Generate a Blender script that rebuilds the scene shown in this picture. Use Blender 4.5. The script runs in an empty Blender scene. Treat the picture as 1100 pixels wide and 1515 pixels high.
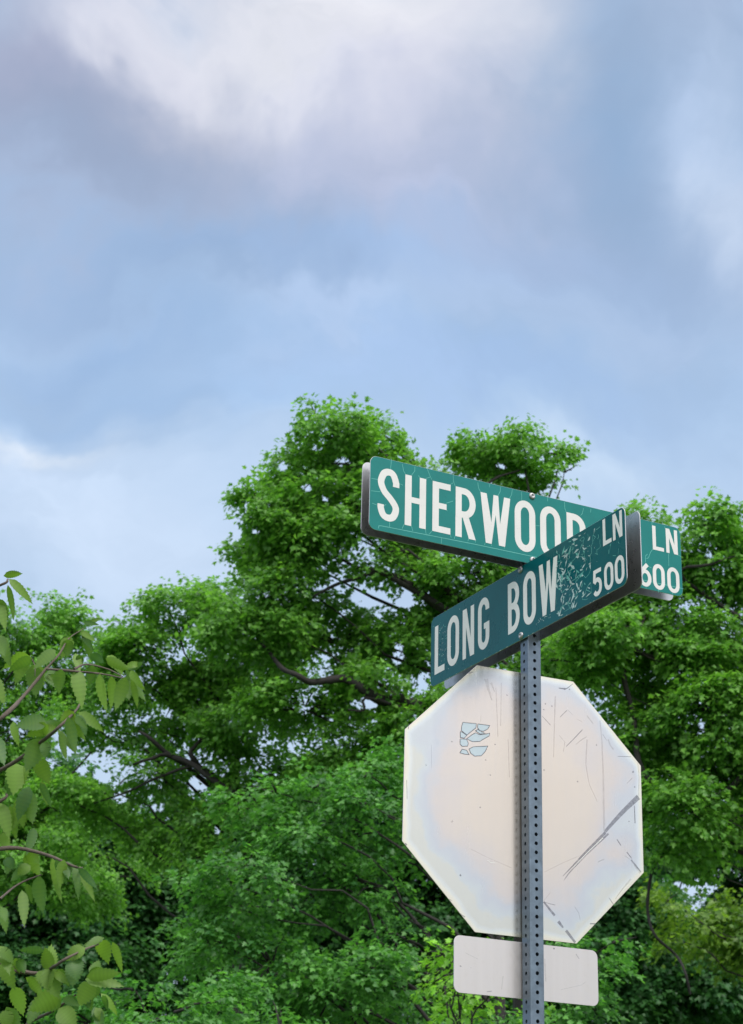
import bpy, bmesh, math, random
import numpy as np
from mathutils import Vector, Matrix
from math import sin, cos, tan, pi, radians, sqrt, atan2, exp

sc = bpy.context.scene
COL = sc.collection
IN = 0.0254
CAMZ = 1.55
# ------------------------------------------------------------------ camera
F, PITCH, ROLL, W, H = 2776.98, .3988, .0286, 1100., 1515.
r0 = Vector((1, 0, 0)); u0 = Vector((0, -sin(PITCH), cos(PITCH))); f0 = Vector((0, cos(PITCH), sin(PITCH)))
cr = r0*cos(ROLL) + u0*sin(ROLL); cu = u0*cos(ROLL) - r0*sin(ROLL)
cam = bpy.data.cameras.new('camera'); co = bpy.data.objects.new('camera', cam); COL.objects.link(co)
M = Matrix((cr, cu, -f0)).transposed().to_4x4(); M.translation = Vector((0, 0, CAMZ)); co.matrix_world = M
cam.sensor_fit = 'VERTICAL'; cam.sensor_height = 36; cam.sensor_width = 36*W/H; cam.lens = F/H*36
cam.clip_end = 3000; cam.clip_start = .05
cam.dof.use_dof = True; cam.dof.focus_distance = 5.5; cam.dof.aperture_fstop = 11
sc.camera = co

def ray(px, py):
    v = cr*((px-W/2)/F) - cu*((py-H/2)/F) + f0
    return v
def at(px, py, Y):
    """point at horizontal distance Y (m) from the camera seen at photo pixel px,py"""
    v = ray(px, py); return Vector((0, 0, CAMZ)) + v*(Y/v.y)
NR, NU, NF = np.array(cr), np.array(cu), np.array(f0)
def topix(P):
    q = P - np.array([0, 0, CAMZ]); d = q@NF
    return W/2 + F*(q@NR)/d, H/2 - F*(q@NU)/d

# ------------------------------------------------------------------ view, light
sc.view_settings.view_transform = 'Standard'; sc.view_settings.look = 'None'
sc.view_settings.exposure = 0; sc.view_settings.gamma = 1
sc.cycles.use_denoising = True
sc.cycles.max_bounces = 9; sc.cycles.diffuse_bounces = 6; sc.cycles.glossy_bounces = 3
sc.cycles.transmission_bounces = 7; sc.cycles.transparent_max_bounces = 8
SUN_EL, SUN_AZ = radians(52), radians(150)       # azimuth clockwise from +Y (view direction)
sd = Vector((sin(SUN_AZ)*cos(SUN_EL), cos(SUN_AZ)*cos(SUN_EL), sin(SUN_EL)))
sl = bpy.data.lights.new('sun', 'SUN'); sl.energy = 2.1; sl.angle = radians(14); sl.color = (1, .96, .91)
so = bpy.data.objects.new('sun', sl); COL.objects.link(so); so.rotation_euler = sd.to_track_quat('Z', 'Y').to_euler()

# ------------------------------------------------------------------ node helper
class G:
    def __init__(s, tree): s.t = tree; s.n = tree.nodes; s.l = tree.links
    def node(s, typ, **kw):
        n = s.n.new(typ)
        for k, v in kw.items(): setattr(n, k, v)
        return n
    def link(s, a, b): s.l.new(a, b)
    def put(s, sock, v):
        if hasattr(v, 'is_output') or hasattr(v, 'links'): s.l.new(v, sock)
        else: sock.default_value = v
    def math(s, op, a, b=None, c=None, clamp=False):
        n = s.node('ShaderNodeMath', operation=op, use_clamp=clamp); s.put(n.inputs[0], a)
        if b is not None: s.put(n.inputs[1], b)
        if c is not None: s.put(n.inputs[2], c)
        return n.outputs[0]
    def vm(s, op, a, b=None):
        n = s.node('ShaderNodeVectorMath', operation=op); s.put(n.inputs[0], a)
        if b is not None: s.put(n.inputs[1], b)
        return n.outputs['Value'] if op in ('DOT_PRODUCT', 'LENGTH') else n.outputs[0]
    def noise(s, vec, scale, detail=4, rough=.5, dist=0., color=False):
        n = s.node('ShaderNodeTexNoise'); s.put(n.inputs['Vector'], vec)
        n.inputs['Scale'].default_value = scale; n.inputs['Detail'].default_value = detail
        n.inputs['Roughness'].default_value = rough; n.inputs['Distortion'].default_value = dist
        return n.outputs['Color' if color else 'Fac']
    def mix(s, f, a, b, blend='MIX'):
        n = s.node('ShaderNodeMix', data_type='RGBA', blend_type=blend); s.put(n.inputs[0], f)
        for i, v in ((6, a), (7, b)):
            s.put(n.inputs[i], (*v, 1) if isinstance(v, tuple) and len(v) == 3 else v)
        return n.outputs[2]
    def ramp(s, f, stops, interp='LINEAR'):
        n = s.node('ShaderNodeValToRGB'); s.put(n.inputs[0], f); e = n.color_ramp.elements
        n.color_ramp.interpolation = interp
        while len(e) < len(stops): e.new(.5)
        for el, (p, c) in zip(e, stops):
            el.position = p; el.color = (*c, 1) if not isinstance(c, (int, float)) else (c, c, c, 1)
        return n.outputs[0]
    def mapr(s, v, a, b, c, d):
        n = s.node('ShaderNodeMapRange'); s.put(n.inputs[0], v)
        for i, x in enumerate((a, b, c, d)): n.inputs[i+1].default_value = x
        return n.outputs[0]

# ------------------------------------------------------------------ world: sky with broken cloud
wd = bpy.data.worlds.new('World'); sc.world = wd; wd.use_nodes = True
g = G(wd.node_tree); g.n.clear()
tc = g.node('ShaderNodeTexCoord').outputs['Generated']
sky = g.node('ShaderNodeTexSky', sky_type='NISHITA', sun_disc=False)
sky.sun_elevation = SUN_EL; sky.sun_rotation = SUN_AZ; sky.air_density = 1.2; sky.dust_density = 1.5
skyc = g.vm('SCALE', sky.outputs[0]); g.n[-1].inputs['Scale'].default_value = .09
sep = g.node('ShaderNodeSeparateXYZ'); g.link(tc, sep.inputs[0])
az = g.math('ARCTAN2', sep.outputs[0], sep.outputs[1]); el = g.math('ARCSINE', sep.outputs[2])
cmb = g.node('ShaderNodeCombineXYZ'); g.link(az, cmb.inputs[0]); g.link(el, cmb.inputs[1])
n1 = g.noise(tc, 5.5, 5, .55, .4, color=True); n2 = g.noise(tc, 16, 4, .6, .3, color=True)
w1 = g.vm('SCALE', g.vm('SUBTRACT', n1, (.5, .5, .5))); g.n[-1].inputs['Scale'].default_value = .22
w2 = g.vm('SCALE', g.vm('SUBTRACT', n2, (.5, .5, .5))); g.n[-1].inputs['Scale'].default_value = .05
ae = g.vm('ADD', g.vm('ADD', cmb.outputs[0], w1), w2)
fine = g.noise(g.vm('MULTIPLY', ae, (1, 1.9, 1)), 8, 6, .5, .5)
def s2l(r, gg, b):
    f = lambda c: ((c/255+.055)/1.055)**2.4 if c > 10 else c/255/12.92
    return (f(r), f(gg), f(b))
def azel(px, py):
    v = ray(px, py).normalized(); return atan2(v.x, v.y), math.asin(v.z)
elf = g.math('MULTIPLY', el, 1/(pi/2))
base = g.ramp(elf, [(.0, s2l(205, 222, 240)), (.25, s2l(192, 216, 245)), (.31, s2l(174, 203, 238)), (.37, s2l(164, 193, 226)), (.44, s2l(170, 188, 218)), (.6, (.62, .70, .80)), (1, (1., 1.02, 1.05))])
cur = g.mix(.95, skyc, base)
# (px, py, rx, ry, colour, opacity): banks of cloud, given where the photograph shows them
BANKS = [(500, 290, 560, 150, (178, 190, 219), .75), (420, 70, 330, 120, (216, 219, 232), .7), (90, 150, 210, 95, (168, 171, 197), .85), (215, 235, 200, 95, (152, 170, 200), .8), (380, 160, 140, 60, (184, 190, 210), .7),
 (600, 30, 190, 100, (248, 248, 252), .95), (450, 15, 150, 60, (240, 240, 247), .7), (240, 30, 120, 50, (226, 227, 239), .6), (280, 85, 60, 34, (218, 220, 234), .55), (660, 130, 140, 110, (208, 211, 230), .75),
 (640, 260, 200, 110, (190, 198, 225), .75), (900, 150, 100, 230, (142, 172, 208), .85), (1095, 230, 45, 120, (206, 221, 244), .75), (1060, 130, 60, 60, (180, 202, 234), .6),
 (480, 492, 110, 32, (188, 210, 243), .75), (250, 395, 300, 45, (150, 179, 217), .7), (560, 425, 260, 40, (160, 189, 229), .6), (930, 450, 200, 40, (188, 209, 240), .6), (800, 350, 200, 40, (162, 186, 222), .5),
 (60, 652, 100, 18, (226, 236, 249), 1.), (20, 690, 120, 24, (206, 223, 248), .6), (180, 585, 260, 36, (152, 187, 230), .6), (140, 780, 280, 110, (208, 226, 250), .85), (880, 680, 130, 40, (208, 228, 251), .8),
 (140, 500, 160, 40, (150, 183, 226), .6), (760, 560, 220, 40, (160, 190, 232), .5), (560, 560, 160, 30, (176, 203, 242), .5)]
for px, py, rx, ry, c, op in BANKS:
    a, e = azel(px, py)
    q = g.vm('MULTIPLY', g.vm('SUBTRACT', ae, (a, e, 0)), (cos(e)*F/rx, F/ry, 0))
    d = g.math('MULTIPLY', g.vm('DOT_PRODUCT', q, q), -.75)
    f = g.math('MULTIPLY', g.math('POWER', math.e, d), op)
    f = g.math('MULTIPLY', f, g.mapr(fine, .3, .7, .74, 1.15), clamp=True)
    cur = g.mix(f, cur, s2l(*c))
# unseen overcast over and behind the camera, brightened to fill leaves and signs
bd = g.vm('DOT_PRODUCT', tc, tuple(Vector((.1, -.42, .9)).normalized()))
bf = g.mapr(bd, .33, .95, 0, 1)
cur = g.mix(g.math('MULTIPLY', bf, g.mapr(fine, .3, .7, .8, 1.)), cur, (2.8, 2.76, 2.7))
# soft relief inside the cloud
cur = g.mix(1, cur, g.ramp(fine, [(.3, (.915, .925, .935)), (.7, (1.06, 1.06, 1.055))]), 'MULTIPLY')
bg = g.node('ShaderNodeBackground'); g.link(cur, bg.inputs[0]); bg.inputs[1].default_value = 1
out = g.node('ShaderNodeOutputWorld'); g.link(bg.outputs[0], out.inputs[0])

# ------------------------------------------------------------------ objects helpers
def tag(o, label=None, cat=None, group=None, kind=None):
    if label: o['label'] = label
    if cat: o['category'] = cat
    if group: o['group'] = group
    if kind: o['kind'] = kind
    return o
def empty(name, mat, label, cat, group=None):
    o = bpy.data.objects.new(name, None); COL.objects.link(o); o.matrix_world = mat; o.empty_display_size = .1
    return tag(o, label, cat, group)
def link(name, me, mats, parent=None, smooth=False):
    o = bpy.data.objects.new(name, me); COL.objects.link(o)
    for m in (mats if isinstance(mats, (list, tuple)) else [mats]): me.materials.append(m)
    if parent: o.parent = parent
    if smooth: me.polygons.foreach_set('use_smooth', [True]*len(me.polygons))
    return o
def from_bm(name, bm, mats, parent=None, smooth=False):
    me = bpy.data.meshes.new(name); bm.normal_update(); bm.to_mesh(me); bm.free()
    return link(name, me, mats, parent, smooth)
def np_mesh(name, V, faces_idx, nper, attrs=None):
    """mesh of equal-size polygons; V (n,3), faces_idx flat"""
    me = bpy.data.meshes.new(name); nf = len(faces_idx)//nper
    me.vertices.add(len(V)); me.vertices.foreach_set('co', np.ascontiguousarray(V, dtype=np.float32).ravel())
    me.loops.add(len(faces_idx)); me.loops.foreach_set('vertex_index', np.ascontiguousarray(faces_idx, dtype=np.int32))
    me.polygons.add(nf); me.polygons.foreach_set('loop_start', np.arange(0, nf*nper, nper, dtype=np.int32))
    for k, a in (attrs or {}).items():
        at_ = me.attributes.new(k, 'FLOAT', 'POINT'); at_.data.foreach_set('value', np.ascontiguousarray(a, dtype=np.float32))
    me.update(calc_edges=True); return me
def newmat(name):
    m = bpy.data.materials.new(name); m.use_nodes = True; gg = G(m.node_tree)
    return m, gg, m.node_tree.nodes['Principled BSDF']
def bump(gg, bs, h, strength, dist=.001):
    b = gg.node('ShaderNodeBump'); b.inputs['Strength'].default_value = strength; b.inputs['Distance'].default_value = dist
    gg.put(b.inputs['Height'], h); gg.link(b.outputs[0], bs.inputs['Normal'])

# ------------------------------------------------------------------ materials
def mat_sheeting(name, col, var, rough=.3, coat=.3):
    m, q, b = newmat(name); oc = q.node('ShaderNodeTexCoord').outputs['Object']
    n = q.noise(oc, 9, 5, .6); n2_ = q.noise(oc, 220, 2, .5)
    c = q.mix(q.mapr(n, .3, .7, 0, 1), tuple(x*(1-var) for x in col), tuple(min(1, x*(1+var)) for x in col))
    c = q.mix(q.mapr(n2_, .62, .75, 0, .35), c, tuple(x*.55 for x in col))
    q.link(c, b.inputs['Base Color']); q.link(q.mapr(n, .3, .7, rough*.8, rough*1.3), b.inputs['Roughness'])
    b.inputs['Coat Weight'].default_value = coat; b.inputs['Coat Roughness'].default_value = .12
    bump(q, b, q.noise(oc, 60, 3), .1, .0005); b.inputs['Specular IOR Level'].default_value = .25
    return m
GREEN = mat_sheeting('green_sheeting', (.001, .152, .144), .1, .4, .04)
GREEN2 = mat_sheeting('worn_green_sheeting', (.001, .095, .112), .12, .28, .04); GREEN2.node_tree.nodes['Principled BSDF'].inputs['Specular IOR Level'].default_value = .16
WHITE_LIT = mat_sheeting('lit_white_sheeting', (.76, .745, .74), .04, .4, 0)  # side light on the LONG BOW letters put into a lighter white
WHITE = mat_sheeting('white_sheeting', (.60, .585, .58), .05, .4, .1)
RED = mat_sheeting('red_sheeting', (.45, .02, .02), .1)
CRACK = mat_sheeting('bare_crack', (.13, .40, .36), .15, .4, 0)
FLAKE = mat_sheeting('peeled_flake', (.42, .54, .54), .3, .4, 0)

def mat_metal(name, col, rough, metallic, streak=.12, spot=.3):
    m, q, b = newmat(name); oc = q.node('ShaderNodeTexCoord').outputs['Object']
    st = q.noise(q.vm('MULTIPLY', oc, (30, 1.6, 30)), 1.1, 5, .6)
    sp = q.noise(oc, 45, 5, .65)
    c = q.mix(q.mapr(st, .3, .7, 0, 1), tuple(x*(1-streak) for x in col), tuple(min(1, x*(1+streak)) for x in col))
    c = q.mix(q.mapr(sp, .56, .75, 0, spot), c, tuple(x*.6 for x in col))
    q.link(c, b.inputs['Base Color']); b.inputs['Metallic'].default_value = metallic
    q.link(q.mapr(sp, .3, .7, rough*.8, rough*1.25), b.inputs['Roughness'])
    bump(q, b, sp, .03, .0004)
    return m
ALU = mat_metal('bare_aluminium', (.45, .445, .45), .3, .92)
GALV = mat_metal('galvanized_steel', (.135, .17, .215), .38, .6, .22, .45)
BOLT = mat_metal('bolt_zinc', (.36, .35, .36), .38, .7)
PLAQ = mat_metal('plaque_aluminium', (.59, .535, .52), .34, .7, .03, .12)

def mat_octagon():
    m, q, b = newmat('chromated_aluminium'); oc = q.node('ShaderNodeTexCoord').outputs['Object']
    s_ = q.node('ShaderNodeSeparateXYZ'); q.link(oc, s_.inputs[0]); x, y = s_.outputs[0], s_.outputs[1]
    dg = q.math('MULTIPLY', q.math('ADD', q.math('ABSOLUTE', x), q.math('ABSOLUTE', y)), .70711)
    d = q.math('MAXIMUM', q.math('MAXIMUM', q.math('ABSOLUTE', x), q.math('ABSOLUTE', y)), dg)
    d = q.math('MULTIPLY', d, 1/(15*IN))
    cloud = q.noise(oc, 5.5, 4, .5); streak = q.noise(q.vm('MULTIPLY', oc, (40, 3, 1)), 1.6, 5, .6)
    dd = q.math('ADD', d, q.math('MULTIPLY', q.math('SUBTRACT', cloud, .5), .75))
    low = q.mapr(q.math('ADD', q.math('MULTIPLY', x, -.5), q.math('MULTIPLY', y, -1.)), -.05, .5, 0, .24)
    dd = q.math('ADD', dd, low)
    c = q.ramp(dd, [(.0, (.595, .505, .425)), (.52, (.595, .51, .44)), (.74, (.56, .495, .46)), (.88, (.49, .49, .51)), (.96, (.51, .52, .52)), (1., (.55, .53, .48))])
    # chromate rim
    dr = q.math('ADD', d, q.math('MULTIPLY', q.math('SUBTRACT', cloud, .5), .12))
    c = q.mix(q.ramp(dr, [(.93, 0.), (.965, .6), (1, .8)]), c, q.ramp(dr, [(.95, (.62, .64, .65)), (.98, (.71, .66, .53)), (1., (.69, .60, .48))]))
    c = q.mix(q.mapr(streak, .45, .8, 0, .10), c, (.50, .50, .56))
    sp = q.noise(oc, 70, 4, .7)
    c = q.mix(q.mapr(sp, .66, .74, 0, .5), c, (.36, .33, .33))
    q.link(c, b.inputs['Base Color']); b.inputs['Metallic'].default_value = .88
    q.link(q.mapr(streak, .3, .7, .19, .28), b.inputs['Roughness'])
    bump(q, b, q.noise(oc, 9, 2), .06, .004)
    return m
OCT = mat_octagon()
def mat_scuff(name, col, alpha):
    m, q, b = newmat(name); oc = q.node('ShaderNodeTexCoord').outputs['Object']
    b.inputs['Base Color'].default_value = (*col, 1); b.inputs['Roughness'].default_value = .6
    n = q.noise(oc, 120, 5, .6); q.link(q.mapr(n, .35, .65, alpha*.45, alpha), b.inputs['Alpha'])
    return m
SCUFF_SHADE = mat_scuff('dark_scuff_and_shade', (.15, .15, .20), .62)
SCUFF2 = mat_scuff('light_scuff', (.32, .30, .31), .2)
STICK = mat_sheeting('sticker_film', (.44, .505, .57), .06, .35, .2)
STICKE = mat_scuff('sticker_edge_dirt', (.05, .06, .09), .9)

def mat_leaf(name, dark, light, trans=.48, rough=.45):
    m, q, b = newmat(name)
    a = q.node('ShaderNodeAttribute', attribute_name='leaf').outputs['Fac']
    c = q.ramp(a, [(0, dark), (.75, light), (1, tuple(min(1, v*1.3) for v in light))])
    q.link(c, b.inputs['Base Color']); b.inputs['Roughness'].default_value = rough
    b.inputs['Specular IOR Level'].default_value = .5
    tr = q.node('ShaderNodeBsdfTranslucent')
    q.link(q.mix(1, c, (1.3, 1.4, .75), 'MULTIPLY'), tr.inputs[0])
    mx = q.node('ShaderNodeMixShader'); mx.inputs[0].default_value = trans
    q.link(b.outputs[0], mx.inputs[1]); q.link(tr.outputs[0], mx.inputs[2])
    q.link(mx.outputs[0], q.n['Material Output'].inputs[0])
    return m
LEAF_A = mat_leaf('maple_leaf', (.072, .205, .036), (.178, .405, .058))
LEAF_B = mat_leaf('young_maple_leaf', (.036, .14, .036), (.115, .32, .056))
LEAF_SHADED = mat_leaf('shaded_leaf', (.024, .098, .034), (.065, .195, .05))  # shade of the big crowns put into a darker leaf colour
LEAF_Y = mat_leaf('yellow_green_leaf', (.065, .16, .022), (.17, .30, .035))  # far tree's backlit yellow, toned down for shade, put into the leaf colour
LEAF_S = mat_leaf('fresh_spray_leaf', (.09, .23, .03), (.22, .48, .05), .5)
LEAF_N = mat_leaf('birch_leaf', (.034, .12, .034), (.13, .235, .030), .5, .5)
def mat_bark(name, c1, c2):
    m, q, b = newmat(name); oc = q.node('ShaderNodeTexCoord').outputs['Object']
    n = q.noise(q.vm('MULTIPLY', oc, (1, 1, .25)), 14, 6, .65)
    q.link(q.mix(n, c1, c2), b.inputs['Base Color']); b.inputs['Roughness'].default_value = .9
    bump(q, b, n, .8, .02); return m
BARK = mat_bark('bark', (.008, .007, .007), (.03, .026, .024))
TWIG = mat_bark('twig_bark', (.05, .038, .032), (.13, .10, .08))

# ------------------------------------------------------------------ the signs
PA, S = .4532, 1.75
Bp = Vector((18.6517, 204.1372, 0)); LEAN = Vector((-.0025, -.0016, 1))
U = Vector((cos(PA), sin(PA), 0)); N = Vector((sin(PA), -cos(PA), 0)); Z = Vector((0, 0, 1))
def world(v): return Vector((v.x*IN, v.y*IN, v.z*IN + CAMZ))
def frame(c, axis, roll, yaw):
    ax = Matrix.Rotation(yaw, 3, 'Z') @ axis
    a2 = ax*cos(roll) + Z*sin(roll); b2 = Z*cos(roll) - ax*sin(roll); nn = a2.cross(b2)
    m = Matrix((a2, b2, nn)).transposed().to_4x4(); m.translation = world(c); return m
def pix_on(m):
    """photo pixel -> inches on the plate whose frame is m"""
    inv = m.inverted(); o = inv @ Vector((0, 0, CAMZ)); r3 = inv.to_3x3()
    def fn(px, py):
        d = r3 @ ray(px, py); t = -o.z/d.z; p = o + d*t; return (p.x/IN, p.y/IN)
    return fn
def round_rect(x0, x1, y0, y1, r, n=6):
    P = []
    for cx, cy, a0 in ((x1-r, y1-r, 0), (x0+r, y1-r, 90), (x0+r, y0+r, 180), (x1-r, y0+r, 270)):
        for i in range(n+1):
            a = radians(a0 + 90*i/n); P.append((cx+r*cos(a), cy+r*sin(a)))
    return P
def plate_bm(P, T, z0=0., bev=.03):
    """solid plate (inches): face 0 = front at z0, back at z0-T, material 0 front, 1 back, 2 rim"""
    bm = bmesh.new(); n = len(P); cx = sum(p[0] for p in P)/n; cy = sum(p[1] for p in P)/n
    def ring(z, k):
        L = []
        for i, (x, y) in enumerate(P):
            xp, yp = P[i-1]; xn, yn = P[(i+1) % n]; tx, ty = xn-xp, yn-yp; l = sqrt(tx*tx+ty*ty) or 1
            L.append(bm.verts.new(((x - ty/l*-1*-k)*IN, (y - tx/l*k*-1*-1*-1)*IN, z*IN)))
        return L
    rs = [ring(z0, bev), ring(z0-bev, 0), ring(z0-T+bev, 0), ring(z0-T, bev)]
    f = bm.faces.new(rs[0]); f.material_index = 0
    for a, b in zip(rs, rs[1:]):
        for i in range(n):
            q = bm.faces.new((a[i], b[i], b[(i+1) % n], a[(i+1) % n])); q.material_index = 2
    f = bm.faces.new(rs[3][::-1]); f.material_index = 1
    return bm
def strip(bm, pts, t, z, closed=False, mi=0, t1=None):
    n = len(pts); L = []; R = []
    for i in range(n):
        p = Vector(pts[i]); a = Vector(pts[i-1]) if (i or closed) else None
        b = Vector(pts[(i+1) % n]) if (i < n-1 or closed) else None
        d1 = (p-a).normalized() if a is not None else None; d2 = (b-p).normalized() if b is not None else None
        if d1 is None: d1 = d2
        if d2 is None: d2 = d1
        d = (d1+d2).normalized(); nn = Vector((-d.y, d.x)); k = max(.45, nn.dot(Vector((-d1.y, d1.x))))
        tt = t if t1 is None else t + (t1-t)*i/(n-1)
        o = nn*(tt/2/k); L.append(bm.verts.new(((p.x+o.x)*IN, (p.y+o.y)*IN, z*IN))); R.append(bm.verts.new(((p.x-o.x)*IN, (p.y-o.y)*IN, z*IN)))
    for i in range(n if closed else n-1):
        j = (i+1) % n; f = bm.faces.new((R[i], R[j], L[j], L[i])); f.material_index = mi
def poly(bm, pts, z, mi=0):
    a = sum(pts[i-1][0]*pts[i][1]-pts[i][0]*pts[i-1][1] for i in range(len(pts)))
    if a < 0: pts = pts[::-1]
    f = bm.faces.new([bm.verts.new((x*IN, y*IN, z*IN)) for x, y in pts]); f.material_index = mi
def cat(P, n=8):
    Q = []; P = [Vector(p) for p in P]; P = [2*P[0]-P[1]] + P + [2*P[-1]-P[-2]]
    for i in range(1, len(P)-2):
        for k in range(n):
            t = k/n; a, b, c, d = P[i-1:i+3]
            Q.append(.5*((2*b)+(c-a)*t+(2*a-5*b+4*c-d)*t*t+(3*b-a-3*c+d)*t**3))
    Q.append(P[-2]); return [(v.x, v.y) for v in Q]
def arc(cx, cy, rx, ry, a0, a1, n=10):
    return [(cx+rx*cos(radians(a0+(a1-a0)*i/n)), cy+ry*sin(radians(a0+(a1-a0)*i/n))) for i in range(n+1)]
ZL = .014                     # lettering film stands this far (inches) proud of the sheeting
def glyph(ch, x, y, w, h, t):
    bm = bmesh.new(); z = ZL; e = .003
    X = lambda a: x + a*w
    Y = lambda b: y + b*h
    hw = t/2; x0, x1, y0, y1 = x+hw, x+w-hw, y+hw, y+h-hw; r = (w-t)/2; ry = min(r*1.25, (h-t)/2)
    if ch == 'L':
        poly(bm, [(x, y), (x+w, y), (x+w, y+t*.95), (x+t, y+t*.95), (x+t, y+h), (x, y+h)], z)
    elif ch == 'H':
        m = y+h*.52; k = t*.42
        poly(bm, [(x, y), (x+t, y), (x+t, m-k), (x+w-t, m-k), (x+w-t, y), (x+w, y), (x+w, y+h), (x+w-t, y+h), (x+w-t, m+k), (x+t, m+k), (x+t, y+h), (x, y+h)], z)
    elif ch == 'E':
        m = y+h*.53; k = t*.42; b = t*.92
        poly(bm, [(x, y), (x+w, y), (x+w, y+b), (x+t, y+b), (x+t, m-k), (x+w*.78, m-k), (x+w*.78, m+k), (x+t, m+k), (x+t, y+h-b), (x+w, y+h-b), (x+w, y+h), (x, y+h)], z)
    elif ch == 'N':
        dt = t*1.12
        poly(bm, [(x, y), (x+t*.95, y), (x+t*.95, y+h*.62), (x+w-dt, y), (x+w, y), (x+w, y+h), (x+w-t*.95, y+h), (x+w-t*.95, y+h*.38), (x+dt, y+h), (x, y+h)], z)
    elif ch == 'W':
        P = [(0, 1), (.205, 1), (.362, .43), (.435, 1), (.595, 1), (.652, .43), (.79, 1), (1, 1), (.815, 0), (.612, 0), (.505, .60), (.368, 0), (.172, 0)]
        poly(bm, [(X(a), Y(b)) for a, b in P], z)
    elif ch in 'O0':
        P = arc(x0+r, y1-ry, r, ry, 0, 180, 14) + arc(x0+r, y0+ry, r, ry, 180, 360, 14)
        strip(bm, P, t, z, True)
    elif ch == 'S':
        P = [(1., .70), (.99, .80), (.80, .96), (.5, 1), (.18, .95), (0, .80), (.03, .69), (.25, .55), (.62, .43), (.95, .29), (1, .18), (.82, .04), (.5, 0), (.18, .045), (.01, .18), (0, .27)]
        strip(bm, cat([(x0+a*(x1-x0), y0+b*(y1-y0)) for a, b in P], 6), t*.97, z)
    elif ch == 'D':
        P = [(x0, y0), (x0, y1)] + arc(x0+(x1-x0)*.35, y1-ry*1.1, (x1-x0)*.65, ry*1.1, 90, 0, 10) + arc(x0+(x1-x0)*.35, y0+ry*1.1, (x1-x0)*.65, ry*1.1, 0, -90, 10)
        strip(bm, P, t, z, True)
    elif ch == 'R':
        m = y+h*.46; rr = (y1-m)/2
        strip(bm, [(x0, m), (x0, y1)] + arc(x0+(x1-x0)*.4, y1-rr, (x1-x0)*.6, rr, 90, -90, 14), t*.96, z, True)
        poly(bm, [(x, y), (x+t, y), (x+t, m-t*.4), (x, m-t*.4)], z-e)
        poly(bm, [(x+w*.34, m-t*.3), (x+w*.66, m-t*.3), (x+w, y), (x+w-t*1.08, y)], z-2*e)
    elif ch == 'B':
        m = y+h*.52; r1 = (y1-m)/2; r2 = (m-y0)/2
        strip(bm, [(x0, m), (x0, y1)] + arc(x0+(x1-x0)*.35, y1-r1, (x1-x0)*.6, r1, 90, -90, 12), t*.95, z, True)
        strip(bm, [(x0, y0), (x0, m)] + arc(x0+(x1-x0)*.35, y0+r2, (x1-x0)*.65, r2, 90, -90, 12), t*.95, z-e, True)
    elif ch == 'G':
        P = [(x1, y+h*.74)] + arc(x0+r, y1-ry, r, ry, 0, 180, 14) + arc(x0+r, y0+ry, r, ry, 180, 360, 14) + [(x1, y+h*.5)]
        strip(bm, P, t, z); poly(bm, [(x+w*.52, y+h*.385), (x1-hw*.9, y+h*.385), (x1-hw*.9, y+h*.5), (x+w*.52, y+h*.5)], z-e)
    elif ch == '5':
        P = [(x+w*.95, y1), (x0+.05*w, y1), (x0, y+h*.53)]
        strip(bm, P, t*.95, z)
        P = [(0, .50), (.25, .60), (.55, .62), (.9, .50), (1, .30), (.9, .1), (.55, 0), (.2, .02), (0, .13)]
        strip(bm, cat([(x0+a*(x1-x0), y0+b*(y1-y0)) for a, b in P], 5), t, z-e)
    elif ch == '6':
        rr = (y+h*.62-y0)/2
        strip(bm, arc(x0+r, y0+rr, r, rr, 0, 345, 24), t, z, True)
        P = [(0, .28), (.02, .45), (.25, .68), (.78, .98)]
        strip(bm, cat([(x0+a*(x1-x0), y0+b*(y1-y0)) for a, b in P], 5), t, z-e)
    return bm
def letters(text, parent, t, mat=None):
    for ch, x, w, y, h in text:
        from_bm('letter', glyph(ch, x, y, w, h, t), mat or WHITE, parent)
def bolt(parent, x, y, z=0., r=.42):
    bm = bmesh.new(); prof = [(0, .10), (.11, .10), (.14, .18), (.24, .23), (.36, .16), (r, .06), (r, 0)]
    n = 16; rings = []
    for rr, zz in prof:
        rings.append([bm.verts.new(((x+rr*cos(2*pi*i/n))*IN, (y+rr*sin(2*pi*i/n))*IN, (z+zz)*IN)) for i in range(n)] if rr else [bm.verts.new((x*IN, y*IN, (z+zz)*IN))])
    for a, b in zip(rings, rings[1:]):
        for i in range(n):
            j = (i+1) % n
            bm.faces.new((a[0], b[i], b[j]) if len(a) == 1 else (a[i], b[i], b[j], a[j]))
    return from_bm('bolt', bm, BOLT, parent, True)
rng = random.Random(4)
def lens(bm, a, b, wd, z, mi, skew=0.):
    ax, ay = a; bx, by = b; mx, my = (ax+bx)/2 + skew*(by-ay), (ay+by)/2 - skew*(bx-ax)
    l = sqrt((bx-ax)**2+(by-ay)**2) or 1; nx, ny = -(by-ay)/l*wd/2, (bx-ax)/l*wd/2
    poly(bm, [(ax, ay), (mx-nx, my-ny), (bx, by), (mx+nx, my+ny)], z, mi)

def blade(root, face_mat, L, R_, hh, zrear, letters_, t, marks, lm=None):
    bm = plate_bm(round_rect(L, R_, -hh, hh, .85), .10); zc = .006
    marks(bm, zc)
    me = from_bm('front_panel', bm, [face_mat, ALU, ALU, CRACK, FLAKE], root)
    letters(letters_, me, t, lm)
    bm = plate_bm(round_rect(L, R_, -hh, hh, .85), .10, zrear)
    for x in (L+.9, R_-.9):
        poly(bm, [(x+.11*cos(a*pi/6), .11*sin(a*pi/6)) for a in range(12)], zrear+.004, 3)  # flat dark discs paint the shade inside the screw holes
    from_bm('rear_panel', bm, [ALU, face_mat, ALU, SCUFF_SHADE], root)
    for y in (hh-.4, -hh+.5): bolt(root, 0, y)

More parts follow.
